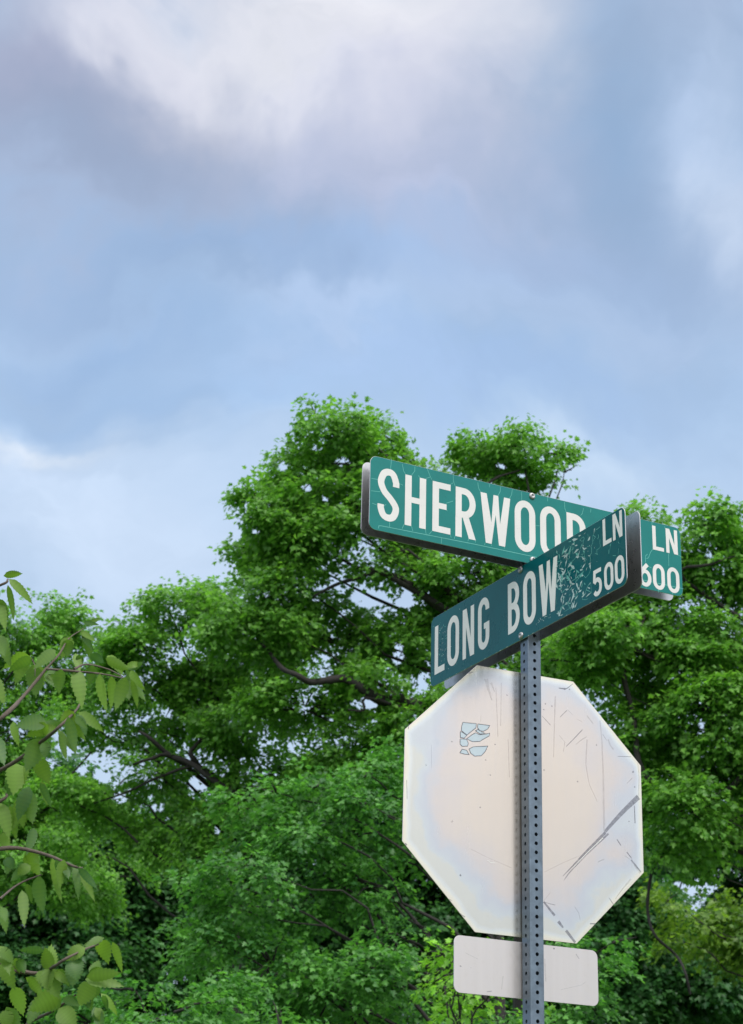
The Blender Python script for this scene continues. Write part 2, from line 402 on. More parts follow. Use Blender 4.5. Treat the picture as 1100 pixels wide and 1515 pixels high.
gap = .14
ms = frame(Bp + LEAN*84.078 + N*(S/2+gap), U, .0052, .0191)
sher = empty('street_name_sign', ms, 'green street name sign reading SHERWOOD LN, uppermost on the post', 'street sign', 'street name signs on the post')
SP = pix_on(ms)
def sher_marks(bm, z):
    def ln(P, w=.045, mi=3): strip(bm, [SP(*p) for p in P], w, z, False, mi)
    R1 = lambda *q: [(510+a/4.074, 650+b/4.074) for a, b in q]
    R5 = lambda *q: [(680+a/5.5, 690+b/5.5) for a, b in q]
    R4 = lambda *q: [(930+a/10.1, 750+b/10.1) for a, b in q]
    strip(bm, [(-20.3, -4.25), (-20.27, -3.92), (-19.9, -3.86), (-8, -3.60), (8, -3.46), (21.5, -3.40)], .06, z, False, 3)
    for q in ([(283, 120), (278, 180)], [(348, 148), (356, 190), (368, 210)], [(424, 165), (424, 190), (405, 215)], [(500, 180), (515, 220), (528, 245)],
              [(490, 236), (515, 228)], [(445, 218), (460, 236)], [(655, 210), (656, 250), (667, 282)], [(637, 272), (655, 262)], [(327, 266), (352, 276)],
              [(160, 310), (215, 316)], [(165, 384), (196, 396)], [(162, 236), (205, 242)], [(272, 495), (272, 528)], [(358, 512), (348, 538)], [(402, 518), (412, 552)],
              [(487, 540), (492, 570)], [(527, 552), (510, 572)], [(636, 570), (643, 592)], [(667, 583), (662, 600)], [(585, 595), (584, 628)], [(612, 385), (655, 372)],
              [(612, 422), (622, 432)], [(240, 400), (250, 392)], [(787, 603), (790, 622)], [(750, 598), (744, 612)]): ln(R1(*q))
    for q in ([(150, 130), (155, 175), (173, 208)], [(245, 145), (245, 170)], [(335, 165), (332, 205), (312, 240)], [(430, 190), (425, 230), (408, 262)], [(505, 205), (508, 280)],
              [(210, 620), (205, 640)], [(255, 625), (262, 648)], [(365, 655), (368, 668)], [(620, 482), (652, 484)], [(718, 250), (718, 285)], [(855, 290), (858, 340), (870, 375)],
              [(1010, 340), (1000, 385), (985, 400)], [(1070, 345), (1068, 375)]): ln(R5(*q))
    for q in ([(365, 630), (330, 680), (300, 760), (270, 772)], [(285, 705), (258, 730), (255, 830)], [(350, 215), (355, 275)], [(545, 290), (545, 325)], [(735, 715), (790, 745)],
              [(600, 690), (605, 880)], [(290, 885), (345, 910)], [(450, 1235), (450, 1280)], [(662, 1285), (662, 1320)], [(265, 1180), (265, 1225)]): ln(R4(*q), .05)
B6, H6 = -3.1, 6.2
blade(sher, GREEN, -21.52, 21.42, 4.5, -(S+2*gap)+.1,
      [('S', -20.5, 2.75, B6-.05, H6+.25), ('H', -17., 2.72, B6, H6), ('E', -13.43, 2.37, B6, H6), ('R', -10.4, 2.7, B6, H6), ('W', -7.06, 4.04, B6, H6),
       ('O', -2.43, 2.84, B6-.05, H6+.25), ('O', 1.08, 2.86, B6-.05, H6+.25), ('D', 4.8, 2.68, B6, H6), ], .84, sher_marks)
fp = [c for c in sher.children if c.name.startswith('front')][0]
letters([('L', 17.2, 1.65, .86, 3.14), ('N', 19.2, 1.72, .86, 3.2), ('6', 15.0, 1.82, -4.2, 3.2), ('0', 17.04, 1.76, -4.23, 3.3), ('0', 19.16, 1.8, -4.23, 3.3)], fp, .5)

ml = frame(Bp + LEAN*74.929 - U*(S/2+gap), N, .0084, .0249)
lng = empty('street_name_sign', ml, 'green street name sign reading LONG BOW LN with cracked, peeling face, below the other', 'street sign', 'street name signs on the post')
LP = pix_on(ml)
def long_marks(bm, z):
    # crazed and lifted sheeting right of BOW
    def ok(x, y):
        if x > 14.3 and -4.2 < y < -.75: return False
        if x > 16.4 and y > 1.: return x > 30
        return True
    nodes = []
    while len(nodes) < 120:
        x, y = 7.2 + 9.3*rng.random()**1.1, -3.9 + 7.9*rng.random()
        if ok(x, y) and all((a-x)**2+(b-y)**2 > .16 for a, b in nodes): nodes.append((x, y))
    for i in range(16): nodes.append((16.5+4*rng.random(), -.7+1.7*rng.random()))
    done = set()
    for k, (x, y) in enumerate(nodes):
        near = sorted(range(len(nodes)), key=lambda n: (nodes[n][0]-x)**2+(nodes[n][1]-y)**2)[1:4]
        for m_ in near:
            if (m_, k) in done or rng.random() < .3: continue
            done.add((k, m_)); a, b = nodes[m_]; l = sqrt((a-x)**2+(b-y)**2)
            if l > 1.9: continue
            mid = ((x+a)/2 + rng.uniform(-.14, .14), (y+b)/2 + rng.uniform(-.14, .14))
            if rng.random() < .4: strip(bm, [(x, y), mid, (a, b)], rng.uniform(.035, .07), z+.001*(k % 5), False, 3)
            if x < 14.4 and rng.random() < .15:
                lens(bm, (x, y), (a, b), rng.uniform(.12, .36), z+.008+.001*(k % 4), 4, rng.uniform(-.18, .18))
    for i in range(150):
        y = max(-4.1, min(4.1, rng.gauss(-.2, 2.5))); x = rng.gauss(10.1 + .12*y, 2.3)
        if x < 4.3 or x < 7.2 and -3.3 < y < 3.3 or x > 20.4 or not ok(x, y): continue
        a = rng.choice((rng.uniform(-.5, .5), rng.uniform(.8, 1.3), rng.uniform(1.8, 2.5))); l = rng.uniform(.4, 1.25)*(1 if x < 13 else .55); w_ = l*rng.uniform(.12, .34)
        d = (cos(a), sin(a)); k = rng.uniform(.2, .8); e_ = rng.uniform(.1, .9)
        if not ok(x+d[0]*l, y+d[1]*l) or y+d[1]*l > 4.2 or y+d[1]*l < -4.3 or (x+d[0]*l < 7.6 and -3.2 < y+d[1]*l < 3.2): continue
        poly(bm, [(x, y), (x+d[0]*l*k-d[1]*w_*e_, y+d[1]*l*k+d[0]*w_*e_), (x+d[0]*l, y+d[1]*l), (x+d[0]*l*k+d[1]*w_*(1-e_), y+d[1]*l*k-d[0]*w_*(1-e_))], z+.010+.0012*(i % 9), 4 if rng.random() < .75 else 3)
    for i in range(70):      # small crazing near LONG and along the edges
        x, y = -20.6+7*rng.random(), -4.2+8.4*rng.random()
        if i < 26: x, y = -18.9+2*rng.random(), -2+4.5*rng.random()
        a = rng.uniform(0, pi); l = rng.uniform(.12, .5)
        lens(bm, (x, y), (x+l*cos(a), y+l*sin(a)), rng.uniform(.03, .1), z, 3 if i % 3 else 4, .1)
    for i in range(14):
        x, y = 3+4*rng.random(), -3.9+.6*rng.random(); a = rng.uniform(0, pi); l = rng.uniform(.12, .4)
        lens(bm, (x, y), (x+l*cos(a), y+l*sin(a)), .08, z, 4, .1)
    for i in range(22):
        x = -20.5+41*rng.random(); lens(bm, (x, -4.47), (x+rng.uniform(.1, .5), -4.42), .06, z, 4)
blade(lng, GREEN2, -20.98, 20.87, 4.5, -(S+2*gap)+.1,
      [('L', -20., 2.45, B6-.02, H6+.1), ('O', -16.9, 2.84, B6-.08, H6+.25), ('N', -13.2, 2.7, B6-.05, H6+.15), ('G', -9.6, 2.6, B6-.1, H6+.3), ('B', -2.85, 2.6, B6, H6+.1),
       ('O', .5, 2.68, B6-.08, H6+.25), ('W', 3.88, 3.86, B6, H6+.15)], .84, long_marks, WHITE_LIT)
fp = [c for c in lng.children if c.name.startswith('front')][0]
letters([('L', 16.7, 1.6, 1.2, 3.1), ('N', 18.58, 1.75, 1.16, 3.05), ('5', 14.6, 1.66, -4.1, 3.1), ('0', 16.72, 1.72, -4.1, 3.15), ('0', 18.72, 1.74, -4.07, 3.2)], fp, .5, WHITE_LIT)

# stop sign, seen from behind
mo = frame(Bp + LEAN*51.862 - N*(S/2+.10) + U*.03, U, -.0037, -.0499)
stop = empty('stop_sign', mo, 'pale weathered bare metal back of an octagonal sign, scratched, behind the post', 'road sign')
OP = pix_on(mo)
q_ = 15*tan(pi/8)
octo = [(15, -q_), (15, q_), (q_, 15), (-q_, 15), (-15, q_), (-15, -q_), (-q_, -15), (q_, -15)]
bm = plate_bm(octo, .09, 0, .02)
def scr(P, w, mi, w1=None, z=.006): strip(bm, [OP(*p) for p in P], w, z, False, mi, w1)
Q5 = lambda *q: [(760+a/5, 970+b/5) for a, b in q]
Q7 = lambda *q: [(750+a/4.783, 1200+b/4.783) for a, b in q]
Q4 = lambda *q: [(580+a/5, 970+b/5) for a, b in q]
Q6 = lambda *q: [(580+a/4.523, 1180+b/4.523) for a, b in q]
scr(cat(Q5((925, 1045), (845, 1120), (765, 1203), (680, 1300)), 4), .62, 3, .35)  # these dark diagonal bands paint the shade of a crease in the flat panel
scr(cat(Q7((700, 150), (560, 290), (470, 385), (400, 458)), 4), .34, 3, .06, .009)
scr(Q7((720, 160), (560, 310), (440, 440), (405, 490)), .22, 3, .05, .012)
scr(Q7((680, 190), (580, 285), (470, 400)), .12, 5, .05, .015)  # pale strip paints the highlight along the crease
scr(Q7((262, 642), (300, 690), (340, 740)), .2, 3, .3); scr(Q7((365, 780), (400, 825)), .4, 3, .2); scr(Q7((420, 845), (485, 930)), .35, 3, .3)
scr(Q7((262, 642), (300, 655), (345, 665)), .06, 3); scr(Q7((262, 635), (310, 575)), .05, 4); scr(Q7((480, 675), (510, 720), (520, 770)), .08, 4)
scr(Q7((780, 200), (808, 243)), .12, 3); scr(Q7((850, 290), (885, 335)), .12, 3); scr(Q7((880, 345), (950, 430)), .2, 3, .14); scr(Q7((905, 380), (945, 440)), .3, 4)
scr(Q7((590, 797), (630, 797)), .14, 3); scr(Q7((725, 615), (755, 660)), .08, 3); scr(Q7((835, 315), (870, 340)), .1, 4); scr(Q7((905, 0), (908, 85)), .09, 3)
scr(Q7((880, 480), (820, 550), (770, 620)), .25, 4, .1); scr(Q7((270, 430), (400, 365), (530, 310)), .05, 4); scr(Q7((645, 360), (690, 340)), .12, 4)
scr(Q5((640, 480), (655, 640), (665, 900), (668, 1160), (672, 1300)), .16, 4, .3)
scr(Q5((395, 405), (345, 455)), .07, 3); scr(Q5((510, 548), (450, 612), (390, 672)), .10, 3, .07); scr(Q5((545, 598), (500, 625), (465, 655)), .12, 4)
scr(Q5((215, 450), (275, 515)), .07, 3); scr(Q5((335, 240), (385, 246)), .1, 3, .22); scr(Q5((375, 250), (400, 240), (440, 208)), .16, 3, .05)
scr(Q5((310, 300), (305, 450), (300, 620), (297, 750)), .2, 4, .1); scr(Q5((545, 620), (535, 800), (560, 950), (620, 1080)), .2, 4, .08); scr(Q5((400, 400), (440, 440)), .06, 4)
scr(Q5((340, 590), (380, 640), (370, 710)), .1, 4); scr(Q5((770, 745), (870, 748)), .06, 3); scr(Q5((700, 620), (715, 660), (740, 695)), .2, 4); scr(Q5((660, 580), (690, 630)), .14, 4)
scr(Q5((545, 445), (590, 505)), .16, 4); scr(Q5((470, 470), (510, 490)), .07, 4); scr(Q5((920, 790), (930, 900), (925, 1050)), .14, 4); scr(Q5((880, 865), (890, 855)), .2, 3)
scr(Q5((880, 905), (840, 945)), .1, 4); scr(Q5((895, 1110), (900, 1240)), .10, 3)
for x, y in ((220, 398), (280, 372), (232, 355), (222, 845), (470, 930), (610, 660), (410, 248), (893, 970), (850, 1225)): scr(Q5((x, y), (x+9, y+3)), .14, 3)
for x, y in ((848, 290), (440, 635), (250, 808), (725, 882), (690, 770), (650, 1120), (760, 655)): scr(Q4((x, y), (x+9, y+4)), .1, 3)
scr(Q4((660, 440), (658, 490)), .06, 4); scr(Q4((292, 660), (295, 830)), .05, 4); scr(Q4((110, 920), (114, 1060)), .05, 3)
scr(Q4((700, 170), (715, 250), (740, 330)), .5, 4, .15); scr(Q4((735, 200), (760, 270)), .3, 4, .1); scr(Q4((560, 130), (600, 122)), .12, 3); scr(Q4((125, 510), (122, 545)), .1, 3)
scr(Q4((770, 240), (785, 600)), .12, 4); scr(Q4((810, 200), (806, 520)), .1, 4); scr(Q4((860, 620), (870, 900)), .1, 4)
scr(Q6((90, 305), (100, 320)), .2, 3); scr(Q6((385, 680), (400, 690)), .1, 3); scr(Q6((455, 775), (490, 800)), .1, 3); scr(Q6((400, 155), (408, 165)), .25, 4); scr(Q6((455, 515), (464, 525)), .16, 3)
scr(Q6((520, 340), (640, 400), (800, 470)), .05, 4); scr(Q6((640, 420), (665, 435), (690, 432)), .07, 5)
panel = from_bm('panel', bm, [OCT, RED, ALU, SCUFF_SHADE, SCUFF2, WHITE], stop)
bm = bmesh.new()
T3 = lambda *q: [OP(660+a/13.75, 1050+b/13.75) for a, b in q]
for k, P in enumerate(([(345, 258), (620, 285), (610, 370), (520, 440), (430, 515), (315, 425), (322, 340)], [(650, 290), (890, 322), (850, 395), (760, 440), (690, 425), (645, 370)],
          [(295, 445), (340, 465), (425, 520), (370, 580), (295, 565)], [(425, 590), (540, 505), (600, 470), (690, 510), (790, 500), (890, 480), (880, 535), (760, 600), (690, 645), (540, 650)],
          [(600, 430), (650, 400), (720, 450), (800, 480), (700, 495)], [(290, 595), (420, 600), (455, 680), (440, 740), (330, 745), (290, 700)], [(285, 880), (330, 805), (420, 825), (470, 910), (390, 905)],
          [(470, 800), (560, 755), (850, 740), (800, 850), (720, 935), (590, 945), (510, 890)])):
    Q = T3(*P); poly(bm, Q, .012+.001*k, 0)
    strip(bm, Q + [Q[0]], .075, .022+.001*k, False, 1)
from_bm('sticker_residue', bm, [STICK, STICKE], panel)

mq = frame(Bp + LEAN*33.350 - N*(S/2+.10) + U*.016, U, .0049, -.0017)
plq = empty('sign_plaque', mq, 'small blank rounded metal plaque back fixed to the post below the octagon', 'sign plaque')
bm = plate_bm(round_rect(-9, 9, -3, 3, .75), .09, 0, .02)
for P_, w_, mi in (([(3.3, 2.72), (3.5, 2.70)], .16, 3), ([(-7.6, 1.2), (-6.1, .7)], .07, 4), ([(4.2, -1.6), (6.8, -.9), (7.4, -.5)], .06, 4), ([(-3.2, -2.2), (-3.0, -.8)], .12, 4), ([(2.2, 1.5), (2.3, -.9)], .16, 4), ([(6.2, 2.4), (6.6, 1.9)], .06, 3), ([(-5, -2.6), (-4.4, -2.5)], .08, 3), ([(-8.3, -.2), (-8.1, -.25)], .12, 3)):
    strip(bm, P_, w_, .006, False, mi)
from_bm('panel', bm, [PLAQ, RED, ALU, SCUFF_SHADE, SCUFF2], plq)

# perforated square post
pm = Matrix((U, -N, LEAN)).transposed().to_4x4(); ZT = 88.4; ZG = -CAMZ/IN
pm.translation = world(Bp + LEAN*ZG)
post = empty('sign_post', pm, 'galvanized square perforated steel post carrying the signs', 'sign post')
bm = bmesh.new(); hs = S/2; rc = .16; hr = .215; nseg = 16; z0h = 69.8831
Ltop = ZT-ZG; off = (z0h-ZG) % 1.0
def wall(rot):
    c, s_ = cos(rot), sin(rot)
    def V(a, d, z): return bm.verts.new(((a*c - d*s_)*IN, (a*s_ + d*c)*IN, z*IN))
    k = 0; zz = off-.5; hx = hs-rc
    zz0 = max(0, zz)
    if zz0 > 0: pass
    while zz < Ltop-1:
        sq = []; ci = []; cin = []
        for i in range(nseg):
            a = 2*pi*(i+.5)/nseg; x, y = cos(a), sin(a); m = max(abs(x), abs(y)); sx, sy = x/m, y/m
            sq.append(V(sx*hx, -hs, zz+.5+sy*.5)); ci.append(V(x*hr, -hs, zz+.5+y*hr)); cin.append(V(x*hr, -hs+.10, zz+.5+y*hr))
        for i in range(nseg):
            j = (i+1) % nseg
            bm.faces.new((sq[i], sq[j], ci[j], ci[i])); bm.faces.new((ci[i], ci[j], cin[j], cin[i]))
        cs = [V(sx*hx, -hs, zz+.5+sy*.5) for sx, sy in ((1, 1), (-1, 1), (-1, -1), (1, -1))]
        for qd in range(4):     # corner gap triangles of each cell
            n4 = nseg//4; i = qd*n4 + n4//2 - 1
            bm.faces.new((sq[i], cs[qd], sq[i+1]))
        zz += 1; 
for r_ in (0, pi/2, pi, 3*pi/2): wall(r_)
for k in range(4):
    c, s_ = cos(k*pi/2), sin(k*pi/2); prev = None
    for i in range(7):
        a = radians(-90 + 90*i/6); x, y = hs-rc+rc*cos(a), -(hs-rc)+rc*sin(a)
        cur_ = [bm.verts.new(((x*c-y*s_)*IN, (x*s_+y*c)*IN, z*IN)) for z in (0, Ltop-.3)]
        if prev: bm.faces.new((prev[0], cur_[0], cur_[1], prev[1]))
        prev = cur_
from_bm('tube', bm, GALV, post)

# ------------------------------------------------------------------ ground
m, q, b = newmat('grass'); oc = q.node('ShaderNodeTexCoord').outputs['Object']
q.link(q.mix(q.noise(oc, 3, 6, .7), (.03, .07, .015), (.07, .12, .03)), b.inputs['Base Color']); b.inputs['Roughness'].default_value = .9
bm = bmesh.new(); bmesh.ops.create_grid(bm, x_segments=8, y_segments=8, size=400)
tag(from_bm('ground', bm, m), 'short grass ground below the signs and trees', kind='structure')

# ------------------------------------------------------------------ trees
R = np.random.default_rng(11)
# sky gaps seen through the crowns (px, py, rx, ry) and the skyline of the crowns
HOLES = [(470, 665, 7, 5), (455, 722, 9, 8), (400, 748, 7, 6), (380, 785, 6, 8), (447, 700, 6, 5), (562, 692, 7, 6), (482, 738, 6, 4), (742, 690, 10, 6), (772, 702, 8, 6), (1000, 800, 6, 5), (1050, 822, 8, 5), (395, 880, 5, 5), (290, 925, 5, 4), (250, 985, 5, 5), (548, 884, 32, 15), (600, 893, 14, 8), (508, 682, 15, 9), (590, 968, 11, 15), (540, 1040, 24, 9), (100, 1106, 20, 10), (85, 1088, 9, 8), (150, 1150, 15, 10), (138, 1120, 8, 7),
 (292, 1158, 17, 14), (322, 1226, 8, 11), (235, 1195, 11, 8), (250, 1212, 8, 4), (225, 1180, 6, 5), (1008, 1308, 9, 7), (1022, 1316, 7, 11), (352, 790, 8, 14), (420, 690, 8, 9), (250, 1055, 8, 9), (605, 870, 8, 12),
 (865, 700, 30, 22), (892, 735, 26, 14), (655, 745, 12, 7), (1085, 905, 5, 9), (1040, 1075, 7, 12), (330, 870, 5, 8), (505, 905, 6, 10), (560, 910, 7, 6), (178, 1180, 12, 9), (120, 1140, 9, 9), (75, 1130, 10, 9)]
def in_holes(x, y, k=1.):
    m_ = np.zeros(len(x), bool)
    for a, b_, rx, ry in HOLES: m_ |= ((x-a)/(rx*k))**2 + ((y-b_)/(ry*k))**2 < 1
    return m_
SKYX = [-400, -60, 0, 20, 60, 100, 130, 160, 210, 235, 280, 325, 340, 352, 338, 345, 352, 400, 428, 440, 462, 505, 572, 586, 640, 655, 690, 725, 780, 800, 838, 856, 862, 930, 945, 985, 1040, 1090, 1140, 1400]
SKYY = [860, 860, 880, 895, 880, 872, 888, 915, 895, 862, 868, 850, 862, 820, 815, 740, 722, 690, 655, 618, 588, 606, 610, 655, 660, 668, 636, 618, 630, 655, 645, 680, 740, 745, 732, 745, 732, 742, 730, 730]
o_ = np.argsort(SKYX, kind='stable'); SKYX = np.array(SKYX, float)[o_]; SKYY = np.array(SKYY, float)[o_]
def above_sky(x, y, margin): return y < np.interp(x, SKYX, SKYY) + margin

LEAF2D = np.array([(0, 0, 0), (.40, .06, .06), (.26, .28, .05), (.52, .50, .12), (.20, .58, .04), (0, 1, -.08), (-.20, .58, .04), (-.52, .50, .12), (-.26, .28, .05), (-.40, .06, .06)])
LF = np.array([0, 1, 2, 3, 4, 5, 0, 5, 6, 7, 8, 9])
def leaf_mesh(name, P, Dn, Nn, size, shade, shape=LEAF2D, lf=LF):
    """P base points, Dn leaf axis, Nn leaf normal"""
    X = np.cross(Dn, Nn); X /= np.linalg.norm(X, axis=1, keepdims=True)+1e-9
    Nn = np.cross(X, Dn)
    n = len(P); k = len(shape)
    V = P[:, None, :] + size[:, None, None]*(shape[None, :, 0, None]*X[:, None, :] + shape[None, :, 1, None]*Dn[:, None, :] + shape[None, :, 2, None]*Nn[:, None, :])
    idx = (np.arange(n)[:, None]*k + lf[None, :]).ravel()
    return np_mesh(name, V.reshape(-1, 3), idx, 6, {'leaf': np.repeat(shade, k)})
def nrm(a): return a/(np.linalg.norm(a, axis=-1, keepdims=True)+1e-9)

def tubes(name, paths, mat, parent, sides=7):
    VV = []; II = []; nv = 0
    for P, ra, rb in paths:
        P = np.array([tuple(p) for p in P], float); n = len(P)
        T = nrm(np.gradient(P, axis=0)); ref = np.array([.3, .9, .2]); A = nrm(np.cross(T, ref)); Bn = np.cross(T, A)
        rr = (np.linspace(ra, rb, n)*R.uniform(.86, 1.16, n))[:, None, None]; th = np.linspace(0, 2*pi, sides, endpoint=False)
        V = P[:, None, :] + rr*(np.cos(th)[None, :, None]*A[:, None, :] + np.sin(th)[None, :, None]*Bn[:, None, :])
        VV.append(V.reshape(-1, 3)); a = np.arange(n-1)[:, None]*sides; j = np.arange(sides)[None, :]; j2 = (j+1) % sides
        II.append((np.stack([a+j, a+j2, a+sides+j2, a+sides+j], -1).reshape(-1)) + nv); nv += n*sides
    me = np_mesh(name, np.concatenate(VV), np.concatenate(II), 4)
    return link(name, me, mat, parent, True)
def curve(a, b, n=9, sag=.1, wob=.04):
    a = np.array(a, float); b = np.array(b, float); L = np.linalg.norm(b-a); t = np.linspace(0, 1, n)[:, None]
    up = np.array([0, 0, 1.]); P = a + (b-a)*t + up*(np.sin(t*pi)*sag*L)
    w = R.normal(0, wob*L, (n, 3)); w[0] = 0; w[-1] = 0
    return P + (w + np.roll(w, 1, 0))/2*np.sin(t*pi)
def smooth_path(P, n=5):
    P = [np.array(p, float) for p in P]; P = [2*P[0]-P[1]]+P+[2*P[-1]-P[-2]]; Q = []
    for i in range(1, len(P)-2):
        a, b, c, d = P[i-1:i+3]
        for k in range(n):
            t = k/n; Q.append(.5*((2*b)+(c-a)*t+(2*a-5*b+4*c-d)*t*t+(3*b-a-3*c+d)*t**3))
    return Q+[P[-2]]

def tree(name, label, base_px, dist, lobes, mat, dens=620, size=.088, limbs=(), trunk_r=.3, group='maples behind the signs', trunk_top=None, deep=1., boost=3.9, limb_k=.7, flat=.26, prune=True, tilt=.55):
    """lobes: (px, py, rx, ry[, density factor[, extra depth m]]) in photo pixels at this tree's distance"""
    bp = at(base_px, 1400, dist); bx, by = bp.x, dist
    root = empty(name, Matrix.Translation((bx, by, 0)), label, 'tree', group)
    k = dist/F*1.08
    C = []; 
    for lb in lobes:
        px, py, rx, ry = lb[:4]; df = lb[4] if len(lb) > 4 else 1.; dz = lb[5] if len(lb) > 5 else R.uniform(-.8, .8)
        C.append((np.array(at(px, py, dist+dz)), rx*k, ry*k, (rx+ry)/2*k*deep, df))
    Ps = []; Ds = []; Ns = []; Sh = []; Sz = []; twigs = []
    tx = np.array([bx, by, 0.])
    for c, rx, ry, rz, df in C:
        nl = int(boost*dens*df*pi*rx*ry*1.25) + 20; npd = 20; ns = max(4, nl//npd)
        nc = int(np.clip(9 + 5*rx*ry, 8, 26)); ax3 = np.array([rx, rz, ry])
        cc = nrm(R.normal(0, 1, (nc, 3)))*(R.uniform(.3, .88, (nc, 1))**.55)*ax3
        pick = R.integers(0, nc, ns); q3 = nrm(R.normal(0, 1, (ns, 3)))*R.uniform(.2, 1, (ns, 1))**.5
        E = cc[pick] + q3*ax3.mean()*np.array([.42 + (.26-flat)*.8, .42 + (.26-flat)*.8, flat])*R.uniform(.7, 1.2, (nc, 1))[pick]; O = c + E; v = E
        outw = nrm(nrm(E/ax3)*.6 + q3*.7 + .35*nrm(O - np.array([bx, by, c[2]])))
        ta = nrm(outw*np.array([1, 1, .35]) + R.normal(0, .35, (ns, 3)) + np.array([0, 0, -.05]))   # twig direction
        pn = nrm(np.array([0, 0, 1.])*tilt*1.3 + outw*.45 + R.normal(0, .25, (ns, 3)))                   # spray plane normal
        sd_ = nrm(np.cross(ta, pn)); tl = R.uniform(.28, .58, (ns, 1))*(size/.105)
        if prune:
            x_, y_ = topix(O); keep = ~above_sky(x_, y_, R.uniform(-6, 24, ns)); O, ta, pn, sd_, tl, outw = (a[keep] for a in (O, ta, pn, sd_, tl, outw)); ns = len(O)
            if ns == 0: continue
        for j in R.choice(ns, min(ns, max(2, ns//14)), replace=False):
            twigs.append((curve(c + (O[j]-c)*.15, O[j]+ta[j]*tl[j]*.6, 6, .05, .05), .012+.004*dist/30, .004))
        u = R.uniform(-.15, 1, (ns, npd, 1)); sgn = np.where(R.random((ns, npd, 1)) < .5, -1., 1.)
        wd_ = R.uniform(.0, 1, (ns, npd, 1))*.32*(size/.105)*(1.15-u*.7)
        P = O[:, None, :] + ta[:, None, :]*tl[:, None, :]*u + sd_[:, None, :]*sgn*wd_ + R.normal(0, .045*size/.105, (ns, npd, 3)) - np.array([0, 0, .10 + (.26-flat)*1.6])*u**2*tl[:, None, :]*2
        D = nrm(ta[:, None, :]*.6 + sd_[:, None, :]*sgn*.7 + R.normal(0, .3, (ns, npd, 3)) + np.array([0, 0, -.35]))
        Nn = nrm(pn[:, None, :] + R.normal(0, .32, (ns, npd, 3)))
        Ps.append(P.reshape(-1, 3)); Ds.append(D.reshape(-1, 3)); Ns.append(Nn.reshape(-1, 3))
        sh = R.uniform(.15, .75, (ns, 1)) + R.normal(0, .15, (ns, npd)); Sh.append(np.clip(sh, 0, 1).reshape(-1)); Sz.append(size*R.uniform(.55, 1.35, ns*npd))
    P = np.concatenate(Ps); D = np.concatenate(Ds); Nn = np.concatenate(Ns); sh = np.concatenate(Sh); sz = np.concatenate(Sz)
    if prune:
        x_, y_ = topix(P); kp = ~in_holes(x_, y_, 1.) | (R.random(len(x_)) < .03)
        P, D, Nn, sh, sz = (a[kp] for a in (P, D, Nn, sh, sz))
    me = leaf_mesh('crown', P-tx, D, Nn, sz, sh); link('crown', me, mat, root)
    # trunk and limbs
    zt = trunk_top or max(c[0][2] for c in C)*.8
    lean = R.uniform(-.5, .5, 2); tk = [np.array([0, 0, -.1]), np.array([.05, 0, zt*.2]), np.array([lean[0]*.3, lean[1]*.3, zt*.45]), np.array([lean[0]*.6, lean[1], zt*.75]), np.array([lean[0], lean[1], zt])]
    tp = np.array(smooth_path(tk, 4)); paths = [(tp, trunk_r, trunk_r*.3)]
    for c, rx, ry, rz, df in C:
        cl = c - tx; hz = np.linalg.norm(cl[:2]); za = min(max(cl[2] - hz*R.uniform(.5, .9), zt*.22), zt*.95)
        i = int(np.argmin(abs(tp[:, 2]-za))); a0 = tp[i]; L = np.linalg.norm(cl-a0)
        paths.append((curve(a0, cl, 10, .08, .035), min(trunk_r*.4, (.02+L*.009)*limb_k), .012*limb_k))
    for a, ra, rb in twigs: paths.append((a-tx, ra, rb))
    for P_, ra, rb, dz in limbs:
        pts = [np.array(at(x + R.normal(0, 3), y + R.normal(0, 3), dist+dz*.45 + R.normal(0, .15))) - tx for x, y in P_]
        i = int(np.argmin(np.linalg.norm(tp - (pts[0]-np.array([0, 0, .8])), axis=1)))
        pts = [tp[i]] + pts
        paths.append((smooth_path(pts, 4), ra*.72, rb*.72))
    tubes('trunk', paths, BARK, root)
    return root

tree('maple_tree', 'tall maple with the highest crown, rising right behind the street name signs', 770, 31,
 [(500, 650, 62, 42), (470, 705, 75, 50), (548, 655, 38, 40), (398, 748, 46, 40), (450, 770, 75, 50), (402, 822, 62, 36), (530, 760, 70, 50), (615, 690, 36, 16, .7), (630, 722, 45, 30), (722, 665, 48, 36), (775, 660, 38, 28),
  (825, 672, 24, 20), (748, 702, 55, 28), (835, 700, 14, 14, .7), (465, 612, 16, 18, .8), (510, 615, 25, 15), (620, 800, 60, 36), (430, 870, 85, 45), (645, 900, 42, 45), (610, 945, 50, 40), (500, 950, 90, 38), (690, 850, 60, 50), (760, 800, 70, 60), (380, 930, 85, 45),
  (560, 1010, 70, 30), (450, 1050, 90, 40), (640, 1080, 80, 50), (520, 1110, 80, 50), (720, 930, 60, 50), (720, 1050, 80, 60), (800, 880, 70, 60), (830, 960, 70, 50), (560, 840, 50, 22, .6)],
 LEAF_A, limbs=[([(700, 1090), (640, 1058), (590, 1040), (560, 1034), (520, 1008), (488, 1003), (462, 1004), (440, 996), (420, 990), (404, 964), (390, 955)], .17, .03, -1.5), ([(560, 1034), (535, 1050), (515, 1046)], .05, .02, -1.4), ([(655, 905), (600, 868), (568, 848), (534, 838), (500, 822)], .12, .03, -1.4),
  ([(585, 858), (555, 853), (527, 860), (500, 868), (470, 878)], .08, .03, -1.4), ([(612, 860), (608, 838), (594, 815)], .06, .03, -1.2), ([(540, 720), (520, 690), (492, 686)], .05, .02, -1.2), ([(690, 760), (725, 715), (765, 695)], .06, .02, -1)],
 trunk_r=.42)
